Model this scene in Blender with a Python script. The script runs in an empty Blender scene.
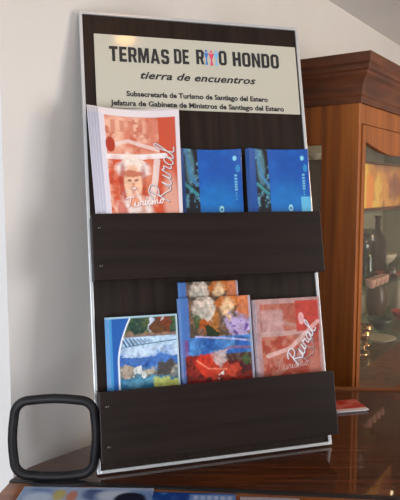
import bpy, bmesh, math, random
import numpy as np
from mathutils import Vector, Matrix
random.seed(4)
S = bpy.context.scene
COL = S.collection
PI = math.pi

# ------------------------------------------------------------------ camera, world, light, exposure
H = 0.5516            # camera height above the counter top (z = 0)
cam_d = bpy.data.cameras.new('camera'); cam = bpy.data.objects.new('camera', cam_d); COL.objects.link(cam)
cam.location = (0, 0, H); cam.rotation_euler = (PI/2 - 0.1026, 0, 0)
cam_d.sensor_fit = 'HORIZONTAL'; cam_d.sensor_width = 36; cam_d.lens = 36*600/400
cam_d.clip_start = 0.02
S.camera = cam
S.view_settings.view_transform = 'Standard'; S.view_settings.look = 'None'
S.view_settings.gamma = 1; S.view_settings.exposure = 0.18
S.view_settings.use_curve_mapping = False
W = bpy.data.worlds.new('world'); S.world = W; W.use_nodes = True
W.node_tree.nodes['Background'].inputs[0].default_value = (0.55, 0.65, 0.85, 1)
W.node_tree.nodes['Background'].inputs[1].default_value = 0.3

# room axes: WD runs along the back wall (away to the right), SN is the back wall's normal into the room
WD = Vector((0.57326, 0.81937, 0)); SN = Vector((0.81937, -0.57326, 0))
W0 = Vector((-0.2647, 1.3121, 0))
def RP(a, d, z=0.0):            # a metres along the wall, d metres out of it
    return W0 + WD*a + SN*d + Vector((0, 0, z))
CEIL = 1.272; FLOOR = -1.0

def area(name, loc, target, sx, sy, power, col, spread=PI):
    l = bpy.data.lights.new(name, 'AREA'); l.shape = 'RECTANGLE'; l.size = sx; l.size_y = sy
    l.energy = power; l.color = col; l.spread = spread
    o = bpy.data.objects.new(name, l); COL.objects.link(o); o.location = loc
    o.rotation_euler = (Vector(target) - Vector(loc)).to_track_quat('-Z', 'Y').to_euler()
    return o
# daylight through the window in the front wall and through the window of the left wall
area('window_light', RP(1.45, 3.45, 0.35), RP(0.2, 0, 0.1), 1.7, 1.3, 60, (0.93, 0.95, 1.0))
area('left_window_light', RP(-2.74, 1.1, 0.30), RP(0.1, 0.1, 0.1), 1.2, 1.4, 74, (0.82, 0.89, 1.0))
area('hall_light', RP(-1.0, -0.7, CEIL-0.06), RP(-1.0, -0.7, 0), 0.6, 0.3, 6, (0.75, 0.84, 1.0))
# warm room lamp
LAMP = RP(1.35, 1.9, CEIL - 0.14)

# ------------------------------------------------------------------ materials
def mat(name, col, rough=0.5, metal=0.0, spec=0.5, coat=0.0, coat_rough=0.1):
    m = bpy.data.materials.new(name); m.use_nodes = True
    b = m.node_tree.nodes['Principled BSDF']
    b.inputs['Base Color'].default_value = (*col, 1); b.inputs['Roughness'].default_value = rough
    b.inputs['Metallic'].default_value = metal; b.inputs['Specular IOR Level'].default_value = spec
    b.inputs['Coat Weight'].default_value = coat; b.inputs['Coat Roughness'].default_value = coat_rough
    return m
def noise_mat(name, c1, c2, scale=(1, 1, 1), nscale=5, detail=6, rough=0.5, bump=0.0, coords='Object', spec=0.5, coat=0.0, lo=0.35, hi=0.65, coat_rough=0.08):
    m = mat(name, c1, rough, 0, spec, coat, coat_rough); nt = m.node_tree; b = nt.nodes['Principled BSDF']
    tc = nt.nodes.new('ShaderNodeTexCoord'); mp = nt.nodes.new('ShaderNodeMapping'); mp.inputs['Scale'].default_value = scale
    n = nt.nodes.new('ShaderNodeTexNoise'); n.inputs['Scale'].default_value = nscale; n.inputs['Detail'].default_value = detail
    r = nt.nodes.new('ShaderNodeValToRGB'); r.color_ramp.elements[0].color = (*c1, 1); r.color_ramp.elements[1].color = (*c2, 1)
    r.color_ramp.elements[0].position = lo; r.color_ramp.elements[1].position = hi
    nt.links.new(tc.outputs[coords], mp.inputs[0]); nt.links.new(mp.outputs[0], n.inputs[0])
    nt.links.new(n.outputs[0], r.inputs[0]); nt.links.new(r.outputs[0], b.inputs['Base Color'])
    if bump:
        bp = nt.nodes.new('ShaderNodeBump'); bp.inputs['Strength'].default_value = bump; bp.inputs['Distance'].default_value = 0.002
        nt.links.new(n.outputs[0], bp.inputs['Height']); nt.links.new(bp.outputs[0], b.inputs['Normal'])
    return m
def emis(name, col, s):
    m = bpy.data.materials.new(name); m.use_nodes = True; nt = m.node_tree; nt.nodes.clear()
    e = nt.nodes.new('ShaderNodeEmission'); e.inputs[0].default_value = (*col, 1); e.inputs[1].default_value = s
    o = nt.nodes.new('ShaderNodeOutputMaterial'); nt.links.new(e.outputs[0], o.inputs[0]); return m
def glass(name, tint=(0.9, 0.93, 0.9), f0=0.04, gloss_rough=0.03):
    m = bpy.data.materials.new(name); m.use_nodes = True; nt = m.node_tree; nt.nodes.clear()
    t = nt.nodes.new('ShaderNodeBsdfTransparent'); t.inputs[0].default_value = (*tint, 1)
    g = nt.nodes.new('ShaderNodeBsdfGlossy'); g.inputs['Roughness'].default_value = gloss_rough
    f = nt.nodes.new('ShaderNodeLayerWeight'); f.inputs[0].default_value = 0.5
    p = nt.nodes.new('ShaderNodeMath'); p.operation = 'POWER'; p.inputs[1].default_value = 5
    q = nt.nodes.new('ShaderNodeMath'); q.operation = 'MULTIPLY_ADD'; q.inputs[1].default_value = 0.35; q.inputs[2].default_value = f0
    x = nt.nodes.new('ShaderNodeMixShader'); o = nt.nodes.new('ShaderNodeOutputMaterial')
    nt.links.new(f.outputs['Facing'], p.inputs[0]); nt.links.new(p.outputs[0], q.inputs[0])
    nt.links.new(q.outputs[0], x.inputs[0]); nt.links.new(t.outputs[0], x.inputs[1]); nt.links.new(g.outputs[0], x.inputs[2])
    nt.links.new(x.outputs[0], o.inputs[0]); return m

M = {}
M['wall'] = noise_mat('painted_plaster', (0.555, 0.525, 0.485), (0.60, 0.57, 0.53), nscale=3, rough=0.75, bump=0.15, lo=0.3, hi=0.7)
M['hall'] = noise_mat('hall_plaster', (0.42, 0.46, 0.54), (0.46, 0.50, 0.58), nscale=3, rough=0.8)
M['ceil'] = noise_mat('ceiling_paint', (0.66, 0.63, 0.60), (0.70, 0.67, 0.64), nscale=2, rough=0.8)
M['floor'] = noise_mat('floor_tile', (0.20, 0.15, 0.11), (0.28, 0.21, 0.16), nscale=4, rough=0.4)
M['counter'] = noise_mat('varnished_counter_wood', (0.034, 0.008, 0.002), (0.075, 0.020, 0.005), scale=(2, 40, 10), nscale=2.2, rough=0.5, coat=1.0, coat_rough=0.03, spec=0.1)
M['counter'].node_tree.nodes['Principled BSDF'].inputs['Coat IOR'].default_value = 1.75
M['counter_front'] = noise_mat('counter_front_wood', (0.13, 0.040, 0.010), (0.23, 0.075, 0.018), scale=(2, 40, 10), nscale=2.2, rough=0.35, coat=0.4, coat_rough=0.15)
M['edging'] = mat('black_edging', (0.012, 0.01, 0.01), 0.4)
M['cab'] = noise_mat('orange_brown_wood', (0.16, 0.040, 0.004), (0.32, 0.095, 0.010), scale=(22, 22, 1.2), nscale=1.6, rough=0.5, spec=0.25, coat=0.08, coat_rough=0.2, lo=0.3, hi=0.7)
M['cab_dark'] = noise_mat('crown_wood', (0.055, 0.016, 0.005), (0.12, 0.034, 0.010), scale=(3, 3, 20), nscale=2, rough=0.5, spec=0.2, coat=0.08, coat_rough=0.2)
M['cab_in'] = noise_mat('cabinet_lining', (0.26, 0.22, 0.16), (0.38, 0.34, 0.26), nscale=4, rough=0.6)
M['board'] = noise_mat('black_brown_laminate', (0.009, 0.005, 0.003), (0.020, 0.011, 0.007), scale=(30, 30, 1.5), nscale=2, rough=0.45, spec=0.2)
M['pocket'] = noise_mat('pocket_laminate', (0.007, 0.0035, 0.0025), (0.014, 0.0075, 0.0055), scale=(1.5, 30, 30), nscale=2, rough=0.4, spec=0.22)
M['alu'] = mat('aluminium_strip', (0.62, 0.63, 0.62), 0.35, 0.6)
M['plaque'] = noise_mat('sign_paper', (0.43, 0.405, 0.32), (0.46, 0.435, 0.345), nscale=3, rough=0.4, spec=0.4, coat=0.6, coat_rough=0.10)
M['ink'] = mat('black_ink', (0.012, 0.012, 0.014), 0.5)
M['paper'] = mat('white_paper', (0.58, 0.59, 0.63), 0.5)
M['bluepaper'] = mat('blue_paper_edge', (0.10, 0.22, 0.50), 0.4)
M['rubber'] = noise_mat('black_plastic', (0.006, 0.005, 0.006), (0.012, 0.011, 0.011), nscale=30, rough=0.5, spec=0.2)
M['glass'] = glass('window_glass')
M['shelf_glass'] = glass('shelf_glass', (0.80, 0.90, 0.82), 0.04)
M['pane'] = glass('cabinet_pane', (0.94, 0.94, 0.90), 0.04)
M['clear'] = glass('drinking_glass', (0.80, 0.82, 0.78), 0.08)
M['greenglass'] = glass('green_bottle_glass', (0.40, 0.55, 0.25), 0.06)
M['white'] = mat('white_trim', (0.6, 0.6, 0.58), 0.4)
M['brown_glaze'] = mat('brown_glaze', (0.075, 0.033, 0.020), 0.3)
M['ceramic'] = mat('ceramic', (0.55, 0.47, 0.38), 0.3)
M['red'] = mat('red_glaze', (0.42, 0.05, 0.04), 0.3)
M['pink'] = mat('pink_glaze', (0.60, 0.32, 0.25), 0.35)
M['teal'] = mat('dark_teal_glaze', (0.05, 0.065, 0.06), 0.25)
M['copper'] = mat('polished_copper', (0.85, 0.42, 0.22), 0.18, 1.0)
M['darkmetal'] = mat('dark_metal', (0.06, 0.05, 0.04), 0.3, 0.8)
M['blue_i'] = mat('blue_ink', (0.03, 0.16, 0.45), 0.5)
M['pink_i'] = mat('magenta_ink', (0.60, 0.05, 0.12), 0.5)
M['lblue_i'] = mat('light_blue_ink', (0.15, 0.40, 0.70), 0.5)

# ------------------------------------------------------------------ mesh helpers
def link(name, bm, m, parent=None, smooth=False, loc=None, rot=None, bevel=0):
    me = bpy.data.meshes.new(name); bmesh.ops.recalc_face_normals(bm, faces=bm.faces[:]); bm.to_mesh(me); bm.free()
    if isinstance(m, (list, tuple)):
        for x in m: me.materials.append(x)
    else: me.materials.append(m)
    if smooth: me.polygons.foreach_set('use_smooth', [True]*len(me.polygons))
    o = bpy.data.objects.new(name, me); COL.objects.link(o)
    if parent: o.parent = parent
    if loc is not None: o.location = loc
    if rot is not None: o.rotation_euler = rot
    if bevel:
        b = o.modifiers.new('bevel', 'BEVEL'); b.width = bevel; b.segments = 2; b.limit_method = 'ANGLE'
    return o
def empty(name, loc=(0, 0, 0), rot=(0, 0, 0)):
    o = bpy.data.objects.new(name, None); COL.objects.link(o); o.location = loc; o.rotation_euler = rot; o.empty_display_size = 0.05
    return o
def tag(o, label=None, cat=None, group=None, kind=None):
    if label: o['label'] = label
    if cat: o['category'] = cat
    if group: o['group'] = group
    if kind: o['kind'] = kind
    return o
def box(bm, x0, x1, y0, y1, z0, z1):
    v = [bm.verts.new((x, y, z)) for z in (z0, z1) for x, y in ((x0, y0), (x1, y0), (x1, y1), (x0, y1))]
    for f in ((3, 2, 1, 0), (4, 5, 6, 7), (0, 1, 5, 4), (1, 2, 6, 5), (2, 3, 7, 6), (3, 0, 4, 7)):
        bm.faces.new([v[i] for i in f])
def boxes(*bs):
    bm = bmesh.new()
    for b in bs: box(bm, *b)
    return bm
def prism(pts, z0, z1):
    bm = bmesh.new()
    a = [bm.verts.new((p[0], p[1], z0)) for p in pts]; b = [bm.verts.new((p[0], p[1], z1)) for p in pts]
    n = len(pts); bm.faces.new(a[::-1]); bm.faces.new(b)
    for i in range(n): bm.faces.new((a[i], a[(i+1) % n], b[(i+1) % n], b[i]))
    return bm
def lathe(prof, seg=28):
    bm = bmesh.new(); rings = []
    for r, z in prof:
        if r < 1e-5: rings.append([bm.verts.new((0, 0, z))])
        else: rings.append([bm.verts.new((r*math.cos(2*PI*k/seg), r*math.sin(2*PI*k/seg), z)) for k in range(seg)])
    for A, B in zip(rings, rings[1:]):
        if len(A) == 1 and len(B) == 1: continue
        for k in range(seg):
            j = (k+1) % seg
            if len(A) == 1: bm.faces.new((A[0], B[j], B[k]))
            elif len(B) == 1: bm.faces.new((A[k], A[j], B[0]))
            else: bm.faces.new((A[k], A[j], B[j], B[k]))
    return bm
def sweep(path, r, seg=12, closed=True, rb=None):
    bm = bmesh.new(); n = len(path); rings = []; P = [Vector(p) for p in path]
    for i in range(n):
        t = (P[(i+1) % n] - P[i-1]).normalized()
        yv = Vector((0, 1, 0)); xv = t.cross(yv).normalized()
        rings.append([bm.verts.new(P[i] + xv*(r*math.cos(2*PI*k/seg)) + yv*((rb or r)*math.sin(2*PI*k/seg))) for k in range(seg)])
    for i in range(n if closed else n-1):
        A, B = rings[i], rings[(i+1) % n]
        for k in range(seg): bm.faces.new((A[k], A[(k+1) % seg], B[(k+1) % seg], B[k]))
    return bm

# ------------------------------------------------------------------ the room
WROT = (0, 0, math.atan2(WD.y, WD.x))       # local x along the wall, local -y out of the wall into the room
ROOM = dict(loc=W0, rot=WROT)
def rbox(name, m, *bs, kind='structure', label=None):     # boxes given as (a0,a1, d0,d1, z0,z1), d = metres out of the wall
    o = link(name, boxes(*[(a0, a1, -d1, -d0, z0, z1) for a0, a1, d0, d1, z0, z1 in bs]), m, **ROOM)
    if kind: o['kind'] = kind
    return o
A0 = -0.193      # left end of the back wall (corner seen at the left edge of the photo)
A1 = 3.4; AL = -2.8; DF = 3.6; DH = -1.25
rbox('wall_back', M['wall'], (A0, A1, -0.14, 0, FLOOR, CEIL))
rbox('wall_hall', M['hall'], (AL, A0+1.2, DH-0.1, DH, FLOOR, CEIL))
rbox('wall_hall_end', M['hall'], (A0+1.2, A0+1.3, DH-0.1, -0.14, FLOOR, CEIL))
rbox('wall_right', M['wall'], (A1, A1+0.1, -0.14, DF+0.1, FLOOR, CEIL))
rbox('wall_left', M['wall'], (AL-0.1, AL, DH-0.1, 0.45, FLOOR, CEIL), (AL-0.1, AL, 1.75, DF+0.1, FLOOR, CEIL),
     (AL-0.1, AL, 0.45, 1.75, FLOOR, -0.45), (AL-0.1, AL, 0.45, 1.75, 1.05, CEIL))
rbox('wall_front', M['wall'], (AL, 0.55, DF, DF+0.1, FLOOR, CEIL), (2.35, A1, DF, DF+0.1, FLOOR, CEIL),
     (0.55, 2.35, DF, DF+0.1, FLOOR, -0.35), (0.55, 2.35, DF, DF+0.1, 1.05, CEIL))
rbox('floor', M['floor'], (AL-0.1, A1+0.1, DH-0.1, DF+0.1, FLOOR-0.1, FLOOR))
rbox('ceiling', M['ceil'], (AL-0.1, A1+0.1, DH-0.1, DF+0.1, CEIL, CEIL+0.1))
rbox('window_1', M['white'], (0.55, 0.61, DF, DF+0.08, -0.35, 1.05), (2.29, 2.35, DF, DF+0.08, -0.35, 1.05), (1.42, 1.48, DF, DF+0.08, -0.29, 0.99),
     (0.61, 2.29, DF, DF+0.08, -0.35, -0.29), (0.61, 2.29, DF, DF+0.08, 0.99, 1.05))
rbox('window_2', M['white'], (AL-0.08, AL, 0.45, 0.51, -0.45, 1.05), (AL-0.08, AL, 1.69, 1.75, -0.45, 1.05),
     (AL-0.08, AL, 0.51, 1.69, -0.45, -0.39), (AL-0.08, AL, 0.51, 1.69, 0.99, 1.05))

# ------------------------------------------------------------------ lamps
def light_point(name, loc, power, col, r):
    l = bpy.data.lights.new(name, 'POINT'); l.energy = power; l.color = col; l.shadow_soft_size = r
    o = bpy.data.objects.new(name, l); COL.objects.link(o); o.location = loc; return o
pl = empty('ceiling_lamp', (LAMP.x, LAMP.y, CEIL))
tag(pl, 'warm round ceiling lamp in the room behind the camera', 'lamp')
link('lamp_base', lathe([(0, 0), (0.09, 0), (0.09, -0.02), (0, -0.02)]), M['white'], pl, True)
link('lamp_globe', lathe([(0.075, -0.02), (0.11, -0.05), (0.12, -0.09), (0.09, -0.14), (0.04, -0.16), (0, -0.165)]), emis('warm_globe', (1.0, 0.72, 0.42), 6), pl, True)
light_point('lamp_light', (LAMP.x, LAMP.y, CEIL-0.24), 30, (1.0, 0.72, 0.42), 0.12)
# small spot above the rack: its warm glint shows on the sign's top edge
sp = empty('ceiling_spotlight', (0.071, 0.874, CEIL))
tag(sp, 'small warm recessed ceiling spotlight above the brochure rack', 'lamp')
link('spotlight_ring', lathe([(0.03, 0), (0.045, 0), (0.045, -0.008), (0.032, -0.010), (0.03, 0)]), M['alu'], sp, True)
link('bulb', lathe([(0.03, -0.001), (0.026, -0.012), (0.012, -0.018), (0, -0.019)]), emis('warm_bulb', (1.0, 0.45, 0.08), 34), sp, True)

# ------------------------------------------------------------------ counter
edge = [(-0.372, 0.55), (-0.372, 1.0), (-0.3655, 1.045), (-0.3585, 1.0935), (-0.341, 1.139), (-0.312, 1.172), (-0.246, 1.2357), (-0.12, 1.355), (0.095, 1.60)]
def front(x): return 1.0605 - 0.0925*x
XR = 1.5
back_pts = [(-0.3585, 1.0935), (-0.341, 1.139), (-0.312, 1.172), (-0.246, 1.2357), (-0.12, 1.355), (0.095, 1.606), (XR, 1.575)]
cn = empty('counter', (0.4, 1.2, FLOOR))
tag(cn, 'glossy varnished brown wooden counter under the brochure rack', 'counter')
def under(o, p):       # parent keeping world-space mesh coordinates
    o.parent = p; o.location = (-p.location.x, -p.location.y, -p.location.z); return o
strip = 0.011
under(link('counter_top', prism([(-0.3585, front(-0.3585))] + back_pts + [(XR, front(XR))], -0.035, 0), M['counter'], bevel=0.002), cn)
under(link('edging_strip', prism([(-0.3605, front(-0.3605)-strip), (-0.3585, front(-0.3585)), (XR, front(XR)), (XR, front(XR)-strip)], -0.035, 0.0012), M['edging']), cn)
under(link('front_board', prism([(-0.372, 0.62), (-0.372, 1.0), (-0.3655, 1.045), (-0.3605, front(-0.3605)-strip), (XR, front(XR)-strip), (XR, 0.62)], -0.035, -0.001), M['counter_front'], bevel=0.002), cn)
under(link('base_panel', prism([(-0.33, 0.68), (-0.33, 1.08), (-0.10, 1.32), (0.12, 1.57), (XR-0.03, 1.54), (XR-0.03, 0.68)], FLOOR, -0.035), M['cab']), cn)
under(link('back_lip', prism([(0.095, 1.606), (XR, 1.575), (XR, 1.587), (0.095, 1.618)], -0.035, 0.006), M['counter_front']), cn)

# ------------------------------------------------------------------ display cabinet
Q = Vector((0.4574, 1.75, 0)); CW = 1.25; CD = 0.335
cab = empty('display_cabinet', (Q.x, Q.y, FLOOR), WROT)       # local x along the front, local +y to the wall
tag(cab, 'tall orange-brown wooden display cabinet with glass door and moulded crown', 'cabinet')
def cb(name, m, *bs, bevel=0.002, parent=None):
    return link(name, boxes(*[(a, b, c, d, e-FLOOR, f-FLOOR) for a, b, c, d, e, f in bs]), m, parent or cab, bevel=bevel)
TOP = 0.815
cb('body', M['cab'], (0, 0.02, 0.0, 0.115, FLOOR, TOP), (0, 0.02, CD-0.05, CD, FLOOR, TOP),
   (0, 0.02, 0.115, CD-0.05, 0.68, TOP), (0, 0.02, 0.115, CD-0.05, FLOOR, -0.2), (CW-0.02, CW, 0, CD, FLOOR, TOP),
   (0.02, CW-0.02, 0, 0.02, FLOOR, -0.205), (0.02, CW-0.02, 0, 0.02, 0.738, TOP-0.02), (0, CW, 0, CD, TOP-0.02, TOP), (0.02, CW-0.02, 0.02, CD-0.01, -0.22, -0.2))
cb('back_panel', M['cab_in'], (0.02, CW-0.02, CD-0.012, CD-0.002, -0.2, TOP-0.02), bevel=0)
cb('side_lining', M['cab_in'], (CW-0.024, CW-0.020, 0.02, CD-0.012, -0.2, TOP-0.02), bevel=0)
cb('side_pane', M['pane'], (0.008, 0.012, 0.115, CD-0.05, -0.2, 0.68), bevel=0)
# crown: rings lofted round the footprint
prof = [(0.0, 0.795), (0.006, 0.795), (0.006, 0.812), (0.010, 0.818), (0.012, 0.845), (0.020, 0.862), (0.029, 0.872), (0.031, 0.880), (0.036, 0.884), (0.037, 0.896), (0.042, 0.902), (0.044, 0.928), (0.0, 0.928)]
bm = bmesh.new(); rings = []
for o_, z in prof:
    rings.append([bm.verts.new((x, y, z-FLOOR)) for x, y in ((-o_, -o_), (CW+o_, -o_), (CW+o_, CD), (-o_, CD))])
for A, B in zip(rings, rings[1:]):
    for k in range(4): bm.faces.new((A[k], A[(k+1) % 4], B[(k+1) % 4], B[k]))
bm.faces.new(rings[-1]); bm.faces.new(rings[0][::-1])
link('crown_moulding', bm, M['cab_dark'], cab, bevel=0.001)
# door with an arched top
def door(x0, x1, name):
    st = 0.026; n = 14; y0, y1 = -0.004, 0.014
    bm = bmesh.new()
    box(bm, x0, x0+st, y0, y1, -0.2-FLOOR, 0.735-FLOOR); box(bm, x1-st, x1, y0, y1, -0.2-FLOOR, 0.735-FLOOR)
    box(bm, x0+st, x1-st, y0, y1, -0.2-FLOOR, -0.18-FLOOR)
    xa, xb = x0+st, x1-st
    for i in range(n):
        xs = [xa+(xb-xa)*(i+k)/n for k in (0, 1)]
        zz = [0.688 - 0.030*math.sin(PI*(x-xa)/(xb-xa)) - FLOOR for x in xs]
        v = [bm.verts.new((x, y, z)) for y in (y0, y1) for x, z in ((xs[0], zz[0]), (xs[1], zz[1]), (xs[1], 0.735-FLOOR), (xs[0], 0.735-FLOOR))]
        for f in ((0, 1, 2, 3), (7, 6, 5, 4), (0, 4, 5, 1), (2, 6, 7, 3)): bm.faces.new([v[k] for k in f])
    d = link(name, bm, M['cab'], cab)
    link('pane', boxes((xa, xb, 0.004, 0.007, -0.18-FLOOR, 0.688-FLOOR)), M['pane'], d)
    return d
d1 = door(0.021, CW/2-0.002, 'door'); d2 = door(CW/2+0.002, CW-0.021, 'door')
link('handle', lathe([(0, 0), (0.009, 0.004), (0.010, 0.010), (0.004, 0.018), (0.005, 0.024), (0, 0.024)]), M['darkmetal'], d1, True, loc=(CW/2-0.015, -0.028, 0.2-FLOOR), rot=(-PI/2, 0, 0))
SH = [0.478, 0.222, -0.022]
for z in SH: cb('shelf', M['shelf_glass'], (0.022, CW-0.022, 0.022, CD-0.014, z-0.006, z), bevel=0)

def cp(s, q, z): return Q + WD*s - SN*q + Vector((0, 0, z))        # a place inside the cabinet
def copy(o, loc=None, rot=None, scale=None, label=None):
    c = o.copy(); COL.objects.link(c)
    for ch in o.children:
        k = ch.copy(); COL.objects.link(k); k.parent = c; k.matrix_parent_inverse = ch.matrix_parent_inverse.copy()
    if loc is not None: c.location = loc
    if rot is not None: c.rotation_euler = rot
    if scale: c.scale = (scale,)*3
    if label: c['label'] = label
    return c

# ------------------------------------------------------------------ painted covers: colours written per vertex on a fine grid
class Art:
    def __init__(s, w, h, nx, ny, base=(1, 1, 1)):
        s.w, s.h, s.nx, s.ny = w, h, nx, ny
        x = np.linspace(0, 1, nx); y = np.linspace(0, 1, ny); s.X, s.Y = np.meshgrid(x, y)
        s.C = np.zeros((ny, nx, 3)); s.C[:] = base; s.asp = h/w; s.px = 1.0/nx
        s.WX = (s.noise(9, 901)-.5); s.WY = (s.noise(9, 902)-.5); s.warp = 0.0
    def grain(s, amt, seed, k=22, lo=-1, hi=2):
        n = (s.noise(k, seed)-.5)*2.4*amt; m = ((s.Y > lo)*(s.Y < hi)).astype(float); s.C = np.clip(s.C*(1+(n*m)[..., None]), 0, 1)
    def blend(s, m, col):
        m = np.clip(m, 0, 1)[..., None]; s.C = s.C*(1-m) + np.array(col)*m
    def rect(s, x0, x1, y0, y1, col, a=1.0, soft=0.008):
        f = lambda t: np.clip(t/soft+0.5, 0, 1)
        s.blend(a*f(s.X-x0)*f(x1-s.X)*f((s.Y-y0)*s.asp)*f((y1-s.Y)*s.asp), col)
    def ell(s, cx, cy, rx, ry, col, a=1.0, soft=0.15, rot=0):
        dx = s.X+s.WX*s.warp-cx; dy = (s.Y+s.WY*s.warp-cy)*s.asp; c, n = math.cos(rot), math.sin(rot)
        r = np.sqrt(((dx*c+dy*n)/rx)**2 + ((-dx*n+dy*c)/(ry*s.asp))**2); s.blend(a*np.clip((1-r)/soft+0.5, 0, 1), col)
    def below(s, f, col, y0=-1, a=1.0, soft=0.01):
        s.blend(a*np.clip((f(s.X)-s.Y-s.WY*s.warp*.6)*s.asp/soft+0.5, 0, 1)*(s.Y > y0), col)
    def line(s, pts, wd, col, a=1.0):
        D = np.full(s.X.shape, 9.0)
        for (ax, ay), (bx, by) in zip(pts, pts[1:]):
            ex, ey = bx-ax, (by-ay)*s.asp; L = ex*ex+ey*ey+1e-12; px_, py_ = s.X-ax, (s.Y-ay)*s.asp
            t = np.clip((px_*ex+py_*ey)/L, 0, 1); D = np.minimum(D, np.hypot(px_-t*ex, py_-t*ey))
        s.blend(a*np.clip((wd-D)/(s.px*0.8)+0.5, 0, 1), col)
    def noise(s, k, seed):
        r = np.random.default_rng(seed); out = 0; amp = 1; tot = 0
        for o in range(4):
            gx = int(k*2**o)+2; gy = int(k*s.asp*2**o)+2; g = r.random((gy, gx))
            u = s.X*(gx-1.001); v = s.Y*(gy-1.001); i = u.astype(int); j = v.astype(int); fu = u-i; fv = v-j
            fu = fu*fu*(3-2*fu); fv = fv*fv*(3-2*fv)
            out = out+amp*((g[j, i]*(1-fu)+g[j, i+1]*fu)*(1-fv)+(g[j+1, i]*(1-fu)+g[j+1, i+1]*fu)*fv); tot += amp; amp *= .6
        return out/tot
def lin(c): return tuple(((v/255+0.055)/1.055)**2.4 if v > 10 else v/255/12.92 for v in c)
def cover_mat(name, rough=0.3, coat=0.3):
    m = mat(name, (1, 1, 1), rough, coat=coat, coat_rough=0.12); nt = m.node_tree
    a = nt.nodes.new('ShaderNodeVertexColor'); a.layer_name = 'print'
    nt.links.new(a.outputs[0], nt.nodes['Principled BSDF'].inputs['Base Color']); return m
M['cover'] = cover_mat('printed_cover')
def sheet_mesh(name, art, th, bend, edge_m, lines_m=None):
    """a thin booklet: printed front grid, white back and edges; bend(u,v) -> (dx, dy) where -y is towards the viewer"""
    nx, ny, w, h = art.nx, art.ny, art.w, art.h
    U, V = art.X, art.Y
    dx, dy = bend(U, V)
    P = np.stack([U*w+dx, dy, V*h], -1).reshape(-1, 3)
    Pb = P.copy(); Pb[:, 1] += th
    n = nx*ny; verts = np.concatenate([P, Pb])
    idx = np.arange(n).reshape(ny, nx)
    q = np.stack([idx[:-1, :-1], idx[:-1, 1:], idx[1:, 1:], idx[1:, :-1]], -1).reshape(-1, 4)
    faces = q.tolist()
    nf = len(faces)
    # back: same grid reversed, coarse enough is unimportant
    faces += (q[:, ::-1]+n).tolist()
    ring = list(idx[0, :]) + list(idx[1:, -1]) + list(idx[-1, -2::-1]) + list(idx[-2:0:-1, 0])
    L = len(ring)
    faces += [(int(ring[(i+1) % L]), int(ring[i]), int(ring[i])+n, int(ring[(i+1) % L])+n) for i in range(L)]
    me = bpy.data.meshes.new(name); me.from_pydata(verts.tolist(), [], faces); me.update()
    me.materials.append(M['cover']); me.materials.append(edge_m)
    mi = np.ones(len(faces), dtype=np.int32); mi[:nf] = 0; me.polygons.foreach_set('material_index', mi)
    me.polygons.foreach_set('use_smooth', [i < 2*nf for i in range(len(faces))])
    ca = me.color_attributes.new('print', 'FLOAT_COLOR', 'POINT')
    c = np.ones((2*n, 4), dtype=np.float32); c[:n, :3] = np.clip(art.C.reshape(-1, 3), 0, 1); c[n:, :3] = 0.7
    ca.data.foreach_set('color', c.ravel())
    return me
O = lambda *c: lin(c)

# cursive stroke letters, each drawn in a unit-high box: (advance, strokes)
CUR = {
 'T': (0.8, [[(0, .9), (.3, 1), (.8, .98)], [(.45, 1), (.35, .4), (.2, .05), (.02, .1)]]),
 'R': (0.9, [[(.2, 0), (.3, .5), (.38, .95)], [(.05, .8), (.3, 1.02), (.65, 1), (.75, .78), (.6, .58), (.3, .5), (.55, .25), (.8, 0), (1, .08)]]),
 'u': (0.6, [[(0, .1), (.12, .45), (.1, .1), (.22, 0), (.4, .15), (.48, .45), (.44, .08), (.6, .1)]]),
 'r': (0.45, [[(0, .1), (.12, .5), (.2, .4), (.34, .44), (.3, .1), (.45, .1)]]),
 'i': (0.3, [[(0, .1), (.12, .45), (.1, .05), (.3, .1)], [(.17, .66), (.2, .7)]]),
 's': (0.4, [[(0, .1), (.2, .5), (.28, .2), (.12, 0), (.4, .1)]]),
 'm': (0.85, [[(0, .1), (.1, .45), (.1, 0), (.25, .42), (.35, .4), (.35, 0), (.5, .42), (.62, .4), (.62, .05), (.85, .1)]]),
 'o': (0.5, [[(0, .1), (.1, .38), (.25, .46), (.36, .28), (.25, .02), (.08, .12), (.18, .42), (.5, .38)]]),
 'a': (0.55, [[(.35, .4), (.18, .46), (.04, .22), (.14, .01), (.3, .14), (.4, .45), (.38, .05), (.55, .1)]]),
 'l': (0.4, [[(0, .1), (.3, .8), (.26, 1), (.14, .8), (.14, .1), (.4, .08)]]),
}
def cursive(art, txt, x, y, size, ang, wd, col, dark, ao=0.9):
    pen = 0; c, s_ = math.cos(ang), math.sin(ang); allp = []
    for ch in txt:
        adv, st = CUR[ch]
        for p in st:
            allp.append([(x+((pen+px_+.2*py_)*c-py_*s_)*size, y+((pen+px_+.2*py_)*s_+py_*c)*size/art.asp) for px_, py_ in p])
        pen += adv
    def smooth(p):
        P = [np.array(q) for q in [p[0]]+p+[p[-1]]]; o = []
        for i in range(1, len(P)-2):
            for t in (0, .34, .67):
                a_, b_, c_, d_ = P[i-1], P[i], P[i+1], P[i+2]
                o.append(tuple(.5*(2*b_+(c_-a_)*t+(2*a_-5*b_+4*c_-d_)*t*t+(3*b_-a_-3*c_+d_)*t**3)))
        return o+[p[-1]]
    allp = [smooth(p) for p in allp]
    for p in allp: art.line([(a+wd*.8, b-wd*.8/art.asp) for a, b in p], wd*2.0, dark, ao)
    for p in allp: art.line(p, wd, col)

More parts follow.
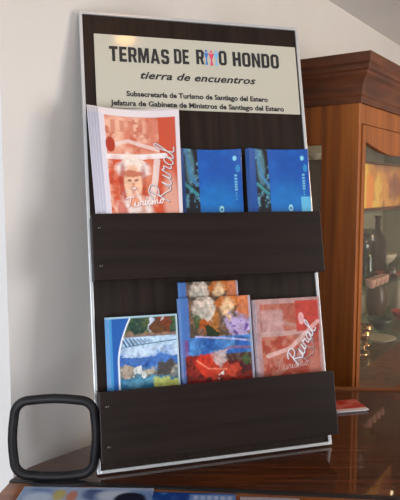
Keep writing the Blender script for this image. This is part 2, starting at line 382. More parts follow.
# --- orange cover: two duotone photographs, a smiling person in a hat in the lower one
def art_orange(w, h, nx, ny, lip, pale=0.0, photo=True):
    a = Art(w, h, nx, ny, O(232, 228, 226)); v = lambda t: lip+(1-lip)*t
    org = O(205, 78, 38); lt = O(240, 190, 160); wh = O(238, 226, 216); dk = O(175, 52, 25)
    a.rect(.07, .95, 0, v(.93), org)
    n = a.noise(5, 3); n2 = a.noise(11, 8)
    m = (a.X > .07) & (a.X < .74) & (a.Y > v(.55)) & (a.Y < v(.93))
    a.blend(m*(0.35+0.65*np.clip((n-.35)*3, 0, 1)), lt)
    a.blend(m*np.clip((n2-.56)*5, 0, .8), O(196, 96, 66))
    for k in range(5): a.rect(.14+.115*k, .20+.115*k, v(.78), v(.89), O(206, 120, 92), .7)
    a.line([(.07, v(.63)), (.35, v(.69)), (.74, v(.60))], .025, wh, .7)
    a.rect(.74, .95, v(.5), v(.93), org)
    a.ell(.12, v(.65), .06, .05, dk)
    a.line([(.05, v(.53)), (.5, v(.535)), (.80, v(.55))], .035, O(244, 240, 236))
    # lower picture
    m = (a.X > .07) & (a.X < .68) & (a.Y < v(.50))
    a.blend(m*np.clip((n2-.40)*4, 0, .9), lt)
    if photo:
        a.warp = .06
        a.ell(.17, v(.30), .10, .16, org, .7, .5); a.ell(.60, v(.28), .08, .16, O(222, 126, 84), .8, .5)
        a.ell(.38, v(.42), .22, .06, wh, 1, .3)                # hat brim
        a.ell(.39, v(.47), .14, .06, O(246, 232, 216), 1, .3)   # hat crown
        a.ell(.25, v(.25), .05, .14, dk, .75, .5); a.ell(.50, v(.26), .05, .13, dk, .6, .5)   # hair at both sides
        a.warp = .03
        a.ell(.375, v(.275), .115, .125, O(242, 196, 160), 1, .2) # face
        a.ell(.375, v(.375), .13, .022, O(176, 74, 40), .8, .5)  # shade under the brim
        a.ell(.335, v(.305), .026, .010, O(120, 44, 26), .8, .5); a.ell(.42, v(.305), .026, .010, O(120, 44, 26), .8, .5)
        a.ell(.383, v(.262), .018, .012, O(214, 130, 90), .8, .5)
        a.ell(.378, v(.215), .050, .014, O(150, 50, 32), .9, .3); a.ell(.378, v(.219), .038, .006, O(252, 244, 238), 1, .3)
        a.warp = .12
        a.ell(.38, v(.02), .24, .10, wh, .95, .3); a.ell(.37, v(.115), .05, .04, O(226, 150, 112), .9, .4); a.ell(.22, v(-.02), .08, .10, org, .8, .5); a.ell(.47, v(.05), .03, .10, O(222, 140, 100), .6, .5)
        a.warp = 0
        a.grain(.22, 61, 24, -1, v(.52))
    a.line([(.70, v(.50)), (.66, v(.3)), (.60, v(.12))], .04, wh, .8)
    a.ell(.86, v(.10), .10, .18, O(236, 200, 176), .6, .6)
    cursive(a, 'Rural', .82, v(.06), .27, 1.42, .0055, O(245, 240, 238), O(60, 40, 60), 1)
    cursive(a, 'Turismo', .26, v(.04), .13, .12, .0055, O(250, 244, 240), O(150, 60, 40), .6)
    a.rect(.955, 1.1, -.1, 1.1, O(228, 224, 224)); a.rect(-.1, .06, -.1, 1.1, O(222, 222, 230)); a.rect(-.1, 1.1, v(.945), 1.2, O(232, 228, 226))
    if pale: a.C = a.C*(1-pale)+np.array(O(190, 130, 118))*pale
    return a

def art_blue(w, h, nx, ny, lip, right_panel):
    a = Art(w, h, nx, ny, O(10, 92, 178)); v = lambda t: lip+(1-lip)*t
    n = a.noise(4, 21); n2 = a.noise(14, 5)
    a.blend(np.clip((n-.45)*2, 0, .5), O(18, 112, 196))
    a.ell(.62, v(.05), .36, .25, O(26, 140, 205), .5, .6)
    m = (a.X > .10)*(a.X < .33)
    a.blend(m*1.0, O(12, 20, 36)); a.blend(m*np.clip((n2-.55)*6, 0, .9), O(140, 165, 190))
    a.ell(.20, v(.72), .07, .16, O(140, 160, 175), .6, .5); a.line([(.13, v(1)), (.22, v(.55)), (.30, v(.45))], .03, O(96, 140, 190), .7)
    a.line([(.12, v(.45)), (.30, v(.30))], .025, O(90, 160, 170), .8); a.rect(.0, .11, -1, 2, O(16, 84, 160))
    a.ell(.66, v(.075), .036, .030, O(225, 232, 240)); a.ell(.66, v(.07), .017, .014, O(20, 100, 190))
    a.ell(.90, v(.86), .030, .022, O(190, 215, 235)); a.ell(.94, v(.70), .035, .035, O(90, 160, 210), .7)
    for t in (.36, .40, .44, .48, .53, .58): a.rect(.885, .925, v(t), v(t+.028), O(190, 215, 235), .8)
    for t in (.22, .27, .31): a.rect(.89, .915, v(t), v(t+.02), O(150, 190, 225), .7)
    a.grain(.12, 73, 12)
    if right_panel: a.rect(.84, 1.0, v(-.1), v(.25), O(150, 195, 230), .85)
    return a

def art_castle(w, h, nx, ny, lip):       # lagoon, weir and riders, with a white curve on the left
    a = Art(w, h, nx, ny, O(70, 120, 170)); v = lambda t: lip+(1-lip)*t
    n = a.noise(6, 31); n2 = a.noise(16, 33); a.warp = .16
    a.rect(0, 1, v(.72), v(1.1), O(52, 84, 72)); a.blend((a.Y > v(.72))*np.clip((n2-.45)*5, 0, .8), O(110, 120, 74))
    a.ell(.62, v(.86), .06, .09, O(215, 215, 225)); a.ell(.80, v(.86), .11, .11, O(140, 72, 44)); a.ell(.70, v(.80), .12, .05, O(120, 80, 52)); a.ell(.78, v(.97), .025, .03, O(220, 200, 190))
    a.below(lambda x: v(.74)-.0*x, O(168, 134, 110), v(.66), .8)
    m = (a.Y < v(.70))*(a.Y > v(.56)); a.blend(m, O(196, 214, 226))
    for k in range(8): a.line([(.18+.055*k, v(.68-.004*k)), (.24+.055*k, v(.57+.008*k))], .013, O(30, 84, 128), .95-.09*k)
    a.line([(.1, v(.55)), (.5, v(.59)), (1, v(.63))], .008, O(70, 100, 130), .8)
    m = (a.Y < v(.56))*(a.Y > v(.40)); a.blend(m, O(205, 216, 228)); a.blend(m*np.clip((n-.5)*4, 0, .8), O(160, 182, 214))
    a.below(lambda x: v(.42), O(48, 98, 172), v(.28)); a.ell(.6, v(.36), .5, .05, O(110, 150, 200), .6, .7)
    a.below(lambda x: v(.26)+.02*np.sin(9*x), O(126, 128, 124)); a.blend((a.Y < v(.26))*(a.Y > v(.16))*np.clip((n2-.45)*5, 0, .9), O(196, 182, 160))
    a.ell(.42, v(.19), .10, .035, O(225, 222, 214)); a.ell(.22, v(.20), .08, .05, O(190, 170, 150)); a.ell(.8, v(.23), .12, .06, O(96, 88, 84))
    a.below(lambda x: v(.13), O(56, 122, 152)); a.ell(.45, v(.06), .3, .03, O(120, 170, 190), .7, .7); a.ell(.9, v(.0), .3, .06, O(196, 196, 116))
    a.grain(.42, 71, 26); a.C = (a.C**1.2)*np.array([.74, .80, .84])
    # blue left band bounded by a white arc
    e = .10+.20*np.clip((a.Y-v(.35))/(1-v(.35)), 0, 1)**1.7 + .02
    a.blend(np.clip((e+.02-a.X)/.012, 0, 1), O(225, 230, 235)); a.blend(np.clip((e-a.X)/.012, 0, 1), O(28, 84, 154))
    a.blend((a.X < .05)*1.0, O(60, 130, 180)); a.rect(0, 1, .985, 1.1, O(150, 180, 190)); a.rect(.975, 1.1, -1, 2, O(170, 190, 196))
    return a

def art_flower(w, h, nx, ny, lip):       # mushrooms and orchids above blue water and a red crayfish
    a = Art(w, h, nx, ny, O(120, 100, 90)); v = lambda t: lip+(1-lip)*t
    n = a.noise(6, 41); n2 = a.noise(18, 44); a.warp = .16
    a.rect(0, 1, v(.52), 2, O(150, 120, 100)); a.blend((a.Y > v(.5))*np.clip((n2-.45)*5, 0, .7), O(70, 74, 60))
    a.ell(.33, v(.86), .14, .11, O(226, 214, 196), 1, .4); a.ell(.30, v(.80), .10, .06, O(176, 176, 160), .7, .5)
    a.ell(.66, v(.93), .19, .06, O(204, 128, 58), 1, .3); a.ell(.66, v(.85), .09, .09, O(236, 206, 166), 1, .4); a.ell(.92, v(.88), .12, .10, O(210, 140, 96), 1, .4)
    a.ell(.32, v(.64), .10, .05, O(196, 112, 46), 1, .4); a.ell(.48, v(.68), .06, .10, O(190, 134, 66), 1, .5); a.ell(.42, v(.58), .09, .05, O(54, 74, 42)); a.ell(.25, v(.70), .07, .05, O(70, 110, 70), .8)
    for cx, cy in ((.70, .66), (.86, .68), (.78, .58), (.92, .60)): a.ell(cx, v(cy), .09, .065, O(190, 176, 206), 1, .5); a.ell(cx, v(cy), .03, .02, O(120, 90, 160), .9, .5)
    m = (a.Y < v(.52))*(a.Y > v(.30)); a.blend(m, O(58, 116, 180)); a.blend(m*np.clip((n-.45)*4, 0, .8), O(110, 165, 210))
    a.line([(.2, v(.53)), (.6, v(.49)), (1, v(.44))], .012, O(190, 190, 220)); a.line([(.45, v(.30)), (.7, v(.38)), (.95, v(.36))], .02, O(150, 120, 150), .8)
    a.below(lambda x: v(.31)-.06*x, O(150, 52, 40)); a.blend((a.Y < v(.30))*np.clip((n2-.5)*6, 0, .8), O(74, 30, 30))
    a.ell(.35, v(.19), .20, .07, O(206, 74, 48), 1, .4); a.ell(.62, v(.10), .22, .05, O(196, 88, 62), 1, .5, .2); a.line([(.2, v(.24)), (.35, v(.14)), (.6, v(.12))], .012, O(236, 150, 120), .9)
    a.ell(.53, v(.25), .09, .04, O(206, 196, 190), .8, .5); a.ell(.88, v(.16), .10, .06, O(96, 40, 46)); a.ell(.52, v(.03), .04, .02, O(230, 220, 214)); a.ell(.90, v(.22), .07, .03, O(90, 130, 80), .7)
    a.grain(.45, 72, 24); a.C = (a.C**1.3)*np.array([.80, .76, .78])
    a.rect(-.1, .12, v(.5), 2, O(58, 104, 168), .85); a.rect(-.1, .09, v(.30), v(.5), O(130, 60, 110), .6); a.rect(-.1, .04, -1, 2, O(60, 110, 170), .7)
    a.rect(.97, 1.1, -1, 2, O(150, 160, 180), .7)
    return a

def art_photo(w, h, nx, ny):
    a = Art(w, h, nx, ny, O(222, 150, 50)); n = a.noise(4, 51); n2 = a.noise(9, 52); a.warp = .2
    a.blend(np.clip((n-.45)*4, 0, .8), O(186, 104, 44)); a.blend(np.clip((n2-.58)*6, 0, .7), O(120, 56, 26))
    a.rect(-.1, .12, -1, 2, O(252, 206, 70), 1, .1); a.rect(.10, .26, -1, .75, O(246, 142, 24), 1, .05); a.ell(.36, .3, .10, .5, O(244, 200, 80), .8, .5)
    a.ell(.85, .5, .2, .3, O(120, 44, 36), .7, .6); a.rect(.3, 1.1, .86, 2, O(110, 60, 40), .6, .06)
    return a
def art_travel(w, h, nx, ny, seed, base, tints):
    a = Art(w, h, nx, ny, base); r = random.Random(seed); n = a.noise(5, seed)
    for col, cx, cy, rx, ry in tints: a.ell(cx, cy, rx, ry, col, .95, .35)
    a.blend(np.clip((n-.52)*3, 0, .5), O(200, 210, 225))
    return a

# ------------------------------------------------------------------ brochure rack
YAW, LEAN = 0.2796, 0.2212; BW, BH, BT = 0.50, 0.942, 0.011
RB = Vector((-0.1978, 1.1065, 0.0026)); RROT = (-LEAN, 0, YAW)
RM = Matrix.Translation(RB) @ Matrix.Rotation(YAW, 4, 'Z') @ Matrix.Rotation(-LEAN, 4, 'X')
def RL(x, y, z): return RM @ Vector((x, y, z))
rack = empty('brochure_rack', RB, RROT)
tag(rack, 'tall dark brown brochure rack with cream sign and two pockets, leaning on wall', 'rack')
link('back_board', boxes((0.004, BW-0.004, 0.0, BT, 0.004, BH-0.004)), M['board'], rack, bevel=0.001)
e = 0.0065
for bx_ in ((0, e, -0.004, BT+0.001, 0, BH), (BW-e, BW, -0.004, BT+0.001, 0, BH)): link('edge_strip', boxes(bx_), M['alu'], rack, bevel=0.001)
for bx_ in ((e, BW-e, -0.004, BT+0.001, 0, e), (e, BW-e, -0.004, BT+0.001, BH-e, BH)): link('edge_strip', boxes(bx_), M['alu'], rack, bevel=0.001)
def pocket(z0, z1, zf):
    t = 0.05; x0, x1 = 0.004, 0.494
    p = link('pocket', boxes((x0, x1, -t, -t+0.007, z0, z1), (x0, x0+0.004, -t+0.007, -0.004, z0, z1-.002), (x1-0.006, x1-0.002, -t+0.007, -0.004, z0, z1-.002), (x0+0.004, x1-0.006, -t+0.007, -0.001, zf-0.006, zf)), M['pocket'], rack, bevel=0.0012)
    for z in (z0+0.028, z1-0.028):
        link('screw', lathe([(0, 0.0025), (0.003, 0.0018), (0.0042, 0), (0, 0)], 14), M['darkmetal'], p, True, loc=(x0+0.014, -t, z), rot=(PI/2, 0, 0))
    return p
pocket(0.3705, 0.5012, 0.400); pocket(0.030, 0.160, 0.052)
sg = link('sign_panel', boxes((0.029, 0.4895, -0.003, 0.0, 0.7335, 0.894)), M['plaque'], rack, bevel=0.0006)

def text(body, x0, x1, z0, z1, m, bold=0.0, shear=0.0, spacing=1.0, name='lettering'):
    c = bpy.data.curves.new(name, 'FONT'); c.body = body; c.size = 1; c.offset = bold; c.shear = shear; c.space_character = spacing
    c.resolution_u = 3
    t = bpy.data.objects.new(name, c); COL.objects.link(t); bpy.context.view_layer.update()
    me = bpy.data.meshes.new_from_object(t); bpy.data.objects.remove(t)
    co = np.zeros(len(me.vertices)*3); me.vertices.foreach_get('co', co); co = co.reshape(-1, 3)
    # size by cap height: measured between baseline 0 and 0.70
    xa, xb = co[:, 0].min(), co[:, 0].max()
    out = np.zeros_like(co); out[:, 0] = x0+(co[:, 0]-xa)*(x1-x0)/(xb-xa); out[:, 2] = z0+co[:, 1]/0.70*(z1-z0); out[:, 1] = -0.0034
    me.vertices.foreach_set('co', out.ravel()); me.materials.append(m); me.update()
    o = bpy.data.objects.new(name, me); COL.objects.link(o); o.parent = sg; return o
# line 1 with the row of little figures standing for the I of RIO
BLK = {   # condensed heavy block letters, polygons in a box 'width' wide and 1 high
 'T': (.62, [[(0, .80), (.62, .80), (.62, 1), (0, 1)], [(.20, 0), (.42, 0), (.42, .80), (.20, .80)]]),
 'E': (.54, [[(0, 0), (.22, 0), (.22, 1), (0, 1)], [(.22, 0), (.54, 0), (.54, .19), (.22, .19)], [(.22, .41), (.49, .41), (.49, .59), (.22, .59)], [(.22, .81), (.54, .81), (.54, 1), (.22, 1)]]),
 'R': (.62, [[(0, 0), (.22, 0), (.22, 1), (0, 1)], [(.22, .82), (.50, .82), (.60, .90), (.48, 1), (.22, 1)], [(.40, .50), (.56, .42), (.62, .56), (.62, .86), (.56, .92), (.40, .84)], [(.22, .38), (.50, .38), (.58, .46), (.50, .54), (.22, .54)], [(.30, .38), (.50, .40), (.64, 0), (.42, 0)]]),
 'M': (.80, [[(0, 0), (.19, 0), (.19, 1), (0, 1)], [(.61, 0), (.80, 0), (.80, 1), (.61, 1)], [(.19, 1), (.19, .55), (.33, 0), (.42, 0), (.42, .35), (.27, 1)], [(.61, 1), (.53, 1), (.38, .35), (.38, 0), (.47, 0), (.61, .55)]]),
 'A': (.70, [[(0, 0), (.21, 0), (.42, 1), (.24, 1)], [(.49, 0), (.70, 0), (.46, 1), (.28, 1)], [(.22, .17), (.48, .17), (.45, .34), (.25, .34)]]),
 'S': (.60, [[(.0, .30), (.0, .14), (.12, 0), (.48, 0), (.60, .14), (.60, .20), (.22, .18), (.22, .30)], [(.60, .14), (.60, .42), (.52, .52), (.38, .46), (.38, .14)], [(.60, .42), (.50, .58), (.10, .62), (.0, .56), (.14, .42), (.40, .38)], [(.0, .55), (.22, .60), (.22, .84), (.10, .98), (.0, .86)], [(.0, .82), (.60, .82), (.60, .86), (.48, 1), (.12, 1), (.0, .86)], [(.38, .70), (.60, .70), (.60, .84), (.38, .84)]]),
 'D': (.62, [[(0, 0), (.22, 0), (.22, 1), (0, 1)], [(.22, 0), (.46, 0), (.62, .16), (.40, .18), (.22, .18)], [(.40, .16), (.62, .16), (.62, .84), (.40, .84)], [(.22, .82), (.40, .82), (.62, .84), (.46, 1), (.22, 1)]]),
 'O': (.64, [[(0, .16), (.22, .16), (.22, .84), (0, .84)], [(.42, .16), (.64, .16), (.64, .84), (.42, .84)], [(0, .16), (.14, 0), (.50, 0), (.64, .16), (.42, .18), (.22, .18)], [(0, .84), (.22, .82), (.42, .82), (.64, .84), (.50, 1), (.14, 1)]]),
 'H': (.62, [[(0, 0), (.22, 0), (.22, 1), (0, 1)], [(.40, 0), (.62, 0), (.62, 1), (.40, 1)], [(.22, .40), (.40, .40), (.40, .60), (.22, .60)]]),
 'N': (.64, [[(0, 0), (.20, 0), (.20, 1), (0, 1)], [(.44, 0), (.64, 0), (.64, 1), (.44, 1)], [(.20, 1), (.14, 1), (.14, .75), (.44, 0), (.50, 0), (.50, .25)]]),
}
def block(word, x0, x1, z0, h):
    tot = sum(BLK[c][0] for c in word)+.10*(len(word)-1); k = (x1-x0)/tot; pen = 0; bm = bmesh.new(); n = 0
    for c in word:
        for p in BLK[c][1]:
            bm.faces.new([bm.verts.new((x0+(pen+a)*k, -0.0033-0.00002*(n % 7), z0+b_*h)) for a, b_ in p]); n += 1
        pen += BLK[c][0]+.10
    return link('lettering', bm, M['ink'], sg)
for wd_, xa_, xb_, zb_ in (('TERMAS', 0.0595, 0.189, 0.8348), ('DE', 0.200, 0.2335, 0.8375), ('R', 0.2500, 0.2680, 0.8393), ('O', 0.3020, 0.3205, 0.8400), ('HONDO', 0.3345, 0.4460, 0.8396)):
    block(wd_, xa_, xb_, zb_, 0.0335)
def figure(x, m, h0=0.840, k=1.0):
    bm = bmesh.new(); y = -0.0034
    pts = [(-.0022, 0), (-.0006, .012), (-.0035, .026), (-.0045, .0275), (-.0022, .028), (0, .0265), (.0022, .028), (.0045, .0275), (.0035, .026), (.0006, .012), (.0022, 0)]
    bm.faces.new([bm.verts.new((x+a*k, y, h0+b_)) for a, b_ in pts])
    bm.faces.new([bm.verts.new((x+.0026*math.cos(t*PI/6), y, h0+.0318+.0030*math.sin(t*PI/6))) for t in range(12)])
    return link('logo_figure', bm, m, sg)
figure(0.2735, M['blue_i'], 0.839, 1.3); figure(0.2850, M['pink_i'], 0.838, 1.7); figure(0.2965, M['lblue_i'], 0.839, 1.3)
text('tierra de encuentros', 0.124, 0.386, 0.8000, 0.8160, M['ink'], 0.026, 0.35, 1.05)
text('Subsecretaría de Turismo de Santiago del Estero', 0.092, 0.412, 0.7600, 0.7710, M['ink'], 0.034, 0)
text('Jefatura de Gabinete de Ministros de Santiago del Estero', 0.0575, 0.4495, 0.7392, 0.7502, M['ink'], 0.034, 0)

# ------------------------------------------------------------------ brochures in the rack
def stack(name, me, x, z, y_front, n, dy, dx, labels, group, cat='brochure', tilt=0.0, dz=0.0, roll=0.0):
    """front one first; the others stand behind it, each a little to the left"""
    out = []
    for k in range(n):
        o = bpy.data.objects.new(name, me); COL.objects.link(o)
        o.matrix_world = RM @ Matrix.Translation((x-dx*k, y_front+dy*k, z+dz*k)) @ Matrix.Rotation(roll*(1+.4*k), 4, 'Y')
        tag(o, labels[min(k, len(labels)-1)], cat, group); out.append(o)
    return out
def behind(desc, front_label, n):
    words = ['second', 'third', 'fourth', 'fifth', 'sixth', 'seventh']
    return [front_label] + ['%s, %s from the front' % (desc, words[k]) for k in range(n-1)]

curl = lambda amp, zc: (lambda U, V: (0*U, -amp*((2*U-1)**2)*np.clip((V-zc)/(1-zc), 0, 1)**1.3 + amp*.25*np.clip((V-zc)/(1-zc), 0, 1)))
# upper pocket, floor 0.400, lip 0.5012
oa = art_orange(0.154, 0.316, 150, 280, 0.33)
def bend_orange(U, V):
    t = np.clip((V-.25)/.75, 0, 1)
    return ((-0.005*t+(U-.5)*0.012*t), -0.017*((2*U-1)**2)*t + 0.004*t)
oa.C = oa.C*np.array([.80, .74, .74])
me = sheet_mesh('tourism_brochure', oa, 0.0016, bend_orange, M['paper'])
stack('tourism_brochure', me, 0.0355, 0.401, -0.0405, 5, 0.0041, 0.0050,
      behind('orange and white brochure with white left edge', 'orange and white brochure with a smiling person in a hat, upper pocket', 5), 'orange brochures in the upper pocket', dz=0.0022)
ba = art_blue(0.142, 0.243, 100, 170, 0.42, False)
ba.C = (ba.C**1.15)*np.array([.45, .85, .80])
me = sheet_mesh('tourism_brochure', ba, 0.0016, curl(0.014, .3), M['bluepaper'])
stack('tourism_brochure', me, 0.189, 0.401, -0.0155, 4, 0.0028, 0.0018,
      behind('blue brochure in the middle of the upper pocket', 'blue brochure with small white emblem, in the middle of the upper pocket', 4), 'blue brochures in the middle of the upper pocket')
ba = art_blue(0.140, 0.244, 100, 170, 0.42, True)
ba.C = (ba.C**1.15)*np.array([.45, .85, .80])
me = sheet_mesh('tourism_brochure', ba, 0.0016, curl(0.010, .3), M['bluepaper'])
stack('tourism_brochure', me, 0.3470, 0.401, -0.0225, 4, 0.0030, 0.0014,
      behind('blue brochure at the right end of the upper pocket', 'blue brochure with pale lower right corner, right end of the upper pocket', 4), 'blue brochures at the right end of the upper pocket')
# lower pocket, floor 0.052, lip 0.160
ca_ = art_castle(0.139, 0.246, 120, 210, 0.44)
me = sheet_mesh('tourism_brochure', ca_, 0.0016, curl(0.002, .3), M['bluepaper'])
stack('tourism_brochure', me, 0.0305, 0.053, -0.0215, 5, 0.0028, 0.0014,
      behind('blue landscape brochure in the lower pocket', 'brochure with riders, a weir and a blue lagoon, left in lower pocket', 5), 'lagoon brochures in the lower pocket')
fa = art_flower(0.152, 0.276, 130, 230, 0.39)
me = sheet_mesh('tourism_brochure', fa, 0.0016, curl(0.002, .3), M['bluepaper'])
st = stack('tourism_brochure', me, 0.1755, 0.053, -0.0245, 6, 0.0030, 0.0010,
      behind('flower and crayfish brochure in the lower pocket', 'brochure with mushrooms, orchids and a red crayfish, lower pocket', 6), 'flower brochures in the lower pocket')
for k in (4, 5):
    st[k].matrix_world = RM @ Matrix.Translation((0.1790-0.0015*(k-4)-0.012*0, -0.0245+0.0030*k, 0.0855+0.001*(k-4)))
    st[k].scale = (0.84, 1, 1)
st[4]['label'] = 'flower brochure pushed up above the others, front of the raised pair'
st[5]['label'] = 'flower brochure pushed up above the others, rearmost of the raised pair'
ra = art_orange(0.149, 0.265, 120, 210, 0.40, pale=0.30, photo=False)
ra.C = ra.C*np.array([0.50, 0.33, 0.31])
ra.rect(.62, .97, .40+.6*.55, .40+.6*.96, O(166, 56, 46)); ra.ell(.70, .40+.6*.72, .045, .05, O(206, 150, 146)); ra.rect(.08, .42, .40+.6*.55, .40+.6*.85, O(186, 160, 158), .5, .05)
ra.line([(.15, .55), (.5, .60), (.95, .80)], .03, O(214, 186, 178), .5)
ra.grain(.3, 74, 16)
cursive(ra, 'Rural', .58, .44, .22, 1.0, .006, O(225, 222, 224), O(50, 40, 70))
me = sheet_mesh('tourism_brochure', ra, 0.0016, curl(0.004, .3), M['paper'])
stack('tourism_brochure', me, 0.3380, 0.053, -0.0225, 5, 0.0030, 0.0016,
      behind('dull red brochure at the right of the lower pocket', 'dull red brochure with white script, right in the lower pocket', 5), 'red brochures in the lower pocket')

# ------------------------------------------------------------------ black rounded frame on a foot
fr = empty('counter_stand', (-0.2745, 1.086, 0))
tag(fr, 'small black rounded-square open stand at the left end of the counter', 'stand')
pts = []; w_, h_, r_ = 0.0745, 0.0715, 0.028
for cx, cz, a0 in ((w_-r_, h_-r_, 0), (-w_+r_, h_-r_, 90), (-w_+r_, -h_+r_, 180), (w_-r_, -h_+r_, 270)):
    for k in range(9):
        t = math.radians(a0+90*k/8); pts.append((cx+r_*math.cos(t), 0, cz+r_*math.sin(t)))
# gently bow the straight sides outwards
pts2 = []
for i in range(len(pts)):
    a, b_ = Vector(pts[i]), Vector(pts[(i+1) % len(pts)]); pts2.append(a)
    if (b_-a).length > 0.02:
        nrm = Vector(((a.x+b_.x), 0, (a.z+b_.z))).normalized()
        for q in (.25, .5, .75): pts2.append(a.lerp(b_, q)+nrm*(0.0035*math.sin(PI*q)))
ring = link('frame_ring', sweep(pts2, 0.0088, 14, True, 0.009), M['rubber'], fr, True, loc=(0, 0.004, h_+0.0118), rot=(math.radians(-3), math.radians(1.2), math.radians(4)))
bm = bmesh.new(); v0 = [bm.verts.new((0.055*math.cos(2*PI*k/32)+0.012, 0.013*math.sin(2*PI*k/32)-0.012, 0.0)) for k in range(32)]
v1 = [bm.verts.new((0.050*math.cos(2*PI*k/32)+0.012, 0.010*math.sin(2*PI*k/32)-0.012, 0.004)) for k in range(32)]
bm.faces.new(v0[::-1]); bm.faces.new(v1)
for k in range(32): bm.faces.new((v0[k], v0[(k+1) % 32], v1[(k+1) % 32], v1[k]))
link('foot', bm, M['rubber'], fr, loc=(0, 0, 0.0002))

# ------------------------------------------------------------------ papers lying on the counter
def flat_sheet(art, corner, ang, name, label, z=0.0, cat='brochure', th=0.0012, group=None):
    me = sheet_mesh(name, art, th, lambda U, V: (0*U, 0.0006*np.sin(V*3)), M['paper'])
    o = bpy.data.objects.new(name, me); COL.objects.link(o)
    o.matrix_world = Matrix.Translation((corner[0], corner[1], z+th+0.0007)) @ Matrix.Rotation(ang, 4, 'Z') @ Matrix.Rotation(-PI/2, 4, 'X')
    return tag(o, label, cat, group)
a1 = Art(0.24, 0.21, 90, 80, O(150, 172, 205)); n = a1.noise(5, 77); a1.blend(np.clip((n-.45)*4, 0, .8), O(98, 130, 180))
for c_ in ((O(190, 170, 70), .30, .86, .05, .09), (O(190, 110, 60), .40, .84, .04, .09), (O(60, 80, 130), .55, .88, .08, .10), (O(190, 205, 225), .15, .80, .1, .1), (O(200, 210, 225), .72, .86, .14, .09)): a1.ell(c_[1], c_[2], c_[3], c_[4], c_[0], .9, .5)
a1.ell(.84, .80, .12, .12, O(30, 32, 50), 1, .2); a1.rect(-.1, 1.1, .96, 1.1, O(180, 190, 210), .6)
def flatq(art, tl, ang, name, label, z=0.0, **k):
    # tl: far left corner; the sheet runs towards the viewer
    d = Vector((math.cos(ang), math.sin(ang))); p = Vector((-d.y, d.x)); c = Vector(tl)-p*art.h
    me = sheet_mesh(name, art, 0.0012, lambda U, V: (0*U, 0*U), M['paper'])
    o = bpy.data.objects.new(name, me); COL.objects.link(o)
    # local z (up the page) -> away from the viewer, local -y (print) -> up
    R3 = Matrix(((d.x, 0, p.x, 0), (d.y, 0, p.y, 0), (0, -1, 0, 0), (0, 0, 0, 1)))
    o.matrix_world = Matrix.Translation((c.x, c.y, z+0.0014)) @ R3
    return tag(o, label, k.get('cat', 'leaflet'), k.get('group'))
a1.C = a1.C*0.62; a2_dim = 0.6
flatq(a1, (-0.325, 1.063), -0.03, 'leaflet', 'pale blue leaflet with yellow spots lying at the counter front left', 0.0)
a2 = Art(0.15, 0.20, 70, 90, O(24, 66, 140)); n = a2.noise(7, 12); a2.blend(np.clip((n-.5)*5, 0, .9), O(70, 120, 190)); a2.rect(.45, 1, .86, .97, O(120, 150, 200), .8)
for k in range(6): a2.rect(.5+.08*k, .55+.08*k, .88, .95, O(190, 205, 230), .8)
a2.C = a2.C*a2_dim
flatq(a2, (-0.085, 1.043), -0.05, 'leaflet', 'dark blue leaflet lying beside the pale blue one on the counter', 0.0)
a3 = Art(0.105, 0.20, 50, 90, O(140, 132, 138)); a3.rect(.1, .9, .7, .93, O(150, 150, 175))
flatq(a3, (0.072, 1.026), -0.06, 'leaflet', 'white leaflet at the front edge right of the dark blue one', 0.0)
# red and white booklet behind the rack
r1 = Art(0.082, 0.075, 40, 36, O(160, 36, 28)); n = r1.noise(4, 9); r1.blend(np.clip((n-.55)*5, 0, .6), O(190, 110, 100)); r1.rect(-.1, 1.1, -.1, .22, O(200, 180, 180))
for k in range(3):
    flatq(r1, (0.318+0.003*k, 1.502-0.002*k), 0.22, 'booklet', ['red and white booklet lying behind the rack, bottom of the pile', 'red and white booklet behind the rack, middle of the pile', 'red and white booklet behind the rack, top of the pile'][k], 0.0018*k, cat='booklet', group='red booklets behind the rack')

# ------------------------------------------------------------------ things inside the cabinet
def item(name, prof, m, s, q, z, label, cat, group=None, sc=1.0, seg=24):
    o = link(name, lathe([(r*sc, h*sc) for r, h in prof], seg), m, None, True, loc=cp(s, q, z+0.0004))
    return tag(o, label, cat, group)
Z1, Z2, Z3 = SH
# framed orange picture standing on the top shelf
pa = art_photo(0.40, 0.14, 70, 40)
me = sheet_mesh('picture', pa, 0.003, lambda U, V: (0*U, 0*U), M['paper'])
pic = empty('framed_picture', cp(0.115, 0.030, Z1), WROT); tag(pic, 'orange and yellow picture standing on the top shelf of the cabinet', 'picture')
po = bpy.data.objects.new('picture', me); COL.objects.link(po); po.parent = pic; po.location = (0.005, 0.0, 0.010)
link('picture_frame', boxes((0, 0.41, 0.0035, 0.012, 0, 0.158), (0, 0.41, -0.004, 0.0035, 0, 0.009), (0, 0.41, -0.004, 0.0035, 0.151, 0.158)), M['cab_dark'], pic)
wine = [(0, 0), (0.030, 0), (0.030, 0.003), (0.005, 0.008), (0.004, 0.065), (0.022, 0.085), (0.032, 0.115), (0.028, 0.150), (0.0265, 0.150), (0.030, 0.115), (0.020, 0.088), (0, 0.078)]
bottle = [(0, 0), (0.030, 0), (0.032, 0.005), (0.032, 0.115), (0.026, 0.135), (0.011, 0.155), (0.010, 0.195), (0.013, 0.197), (0.013, 0.205), (0, 0.205)]
vase = [(0, 0), (0.030, 0), (0.040, 0.03), (0.045, 0.08), (0.038, 0.13), (0.022, 0.165), (0.020, 0.18), (0.028, 0.20), (0.024, 0.20), (0.016, 0.18), (0, 0.175)]
cup = [(0, 0), (0.014, 0), (0.018, 0.004), (0.022, 0.030), (0.023, 0.036), (0.021, 0.036), (0.018, 0.010), (0, 0.006)]
plate = [(0, 0), (0.03, 0), (0.032, 0.004), (0.065, 0.016), (0.068, 0.018), (0.066, 0.020), (0.03, 0.008), (0, 0.007)]
bowl = [(0, 0), (0.025, 0), (0.026, 0.006), (0.05, 0.03), (0.058, 0.05), (0.055, 0.05), (0.046, 0.032), (0.02, 0.012), (0, 0.010)]
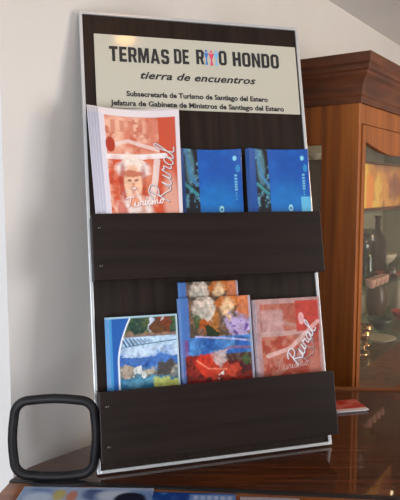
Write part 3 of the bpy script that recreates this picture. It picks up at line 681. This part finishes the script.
# middle shelf
g0 = 'stemmed glasses on the middle shelf'
item('wine_glass', wine, M['clear'], 0.205, 0.064, Z2, 'clear stemmed glass nearest the door edge on the middle shelf', 'glass', g0, 1.2)
item('wine_glass', wine, M['clear'], 0.47, 0.135, Z2, 'clear stemmed glass behind the green bottle on the middle shelf', 'glass', g0, 1.2)
item('green_bottle', bottle, M['greenglass'], 0.30, 0.075, Z2, 'slender green glass bottle on the middle shelf of the cabinet', 'bottle', None, 0.8)
item('brown_bottle', bottle, M['brown_glaze'], 0.64, 0.150, Z2, 'tall dark brown bottle on the middle shelf of the cabinet', 'bottle', None, 1.08)
for k, (s, lab) in enumerate(((0.240, 'left'), (0.285, 'second from left'), (0.330, 'third from left'), (0.375, 'rightmost'))):
    item('small_cup', cup, M['pink'], s, 0.036, Z2, 'small pink cup, %s in the row on the middle shelf' % lab, 'cup', 'pink cups on the middle shelf', 0.8)
item('red_dish', plate, M['red'], 0.54, 0.065, Z2, 'red rimmed dish at the right of the middle shelf', 'dish', None, 0.8)
item('serving_bowl', bowl, M['ceramic'], 0.87, 0.20, Z2, 'cream bowl behind the red dish on the middle shelf', 'bowl')
# lower shelf
item('copper_pot', bowl, M['copper'], 0.23, 0.060, Z3, 'shiny copper bowl at the left of the lowest cabinet shelf', 'bowl', None, 0.5)
item('brown_jug', vase, M['brown_glaze'], 0.90, 0.235, Z3, 'dark brown jug standing on the lowest cabinet shelf', 'jug', None, 1.0)
item('teal_bowl', bowl, M['teal'], 0.70, 0.150, Z3, 'dark teal bowl on the lowest cabinet shelf', 'bowl', None, 0.9)
item('serving_plate', plate, M['ceramic'], 0.50, 0.085, Z3, 'cream plate on the lowest cabinet shelf', 'plate', None, 0.9)
item('reddish_bowl', bowl, M['red'], 0.93, 0.130, Z3, 'reddish bowl at the right of the lowest shelf', 'bowl', None, 0.8)
tum = [(0, 0), (0.017, 0), (0.021, 0.004), (0.024, 0.055), (0.022, 0.055), (0.019, 0.008), (0, 0.006)]
for k, (s_, q, lab) in enumerate(((0.46, 0.040, 'left'), (0.52, 0.150, 'middle'), (0.78, 0.060, 'right'))):
    item('tumbler', tum, M['clear'], s_, q, Z2, 'clear tumbler, %s of three on the middle shelf' % lab, 'glass', 'tumblers on the middle shelf', 1.1)
goblet = [(0, 0), (0.022, 0), (0.020, 0.004), (0.004, 0.010), (0.004, 0.035), (0.020, 0.050), (0.026, 0.085), (0.024, 0.085), (0.017, 0.052), (0, 0.045)]
for k, (s_, q, lab) in enumerate(((0.33, 0.085, 'left'), (0.42, 0.110, 'middle'), (0.60, 0.220, 'right'))):
    item('copper_goblet', goblet, M['copper'], s_, q, Z3, 'copper goblet, %s of three on the lowest cabinet shelf' % lab, 'goblet', 'copper goblets on the lowest shelf', 0.9)
item('pale_jar', bottle, M['ceramic'], 0.48, 0.23, Z2, 'cream tall jar at the back of the middle shelf', 'jar', None, 0.95)
item('pale_jar', bottle, M['ceramic'], 1.02, 0.17, Z3, 'cream tall jar at the far right of the lowest shelf', 'jar', None, 1.0)
# added warm fill strip under the cabinet top, brightens the dark interior
cl = empty('cabinet_fill', cp(0.62, 0.13, TOP-0.02), WROT); tag(cl, 'added warm fill strip, unseen under the top inside the cabinet', 'lamp')
link('fill_housing', boxes((-0.25, 0.25, -0.014, 0.014, -0.010, 0)), M['white'], cl)
link('fill_strip', boxes((-0.24, 0.24, -0.010, 0.010, -0.016, -0.010)), emis('warm_fill', (1.0, 0.78, 0.5), 9), cl)
# seen through the side pane, on the top shelf
o = link('wooden_box', boxes((-0.03, 0.03, -0.085, 0.085, 0, 0.160)), M['brown_glaze'], None, False, loc=cp(0.055, 0.19, Z1+0.0005), rot=WROT, bevel=0.002)
tag(o, 'dark brown box behind the side pane of the cabinet', 'box')
item('serving_bowl', bowl, M['ceramic'], 0.055, 0.165, Z1+0.1606, 'cream bowl on the dark box behind the side pane', 'bowl', None, 0.42)
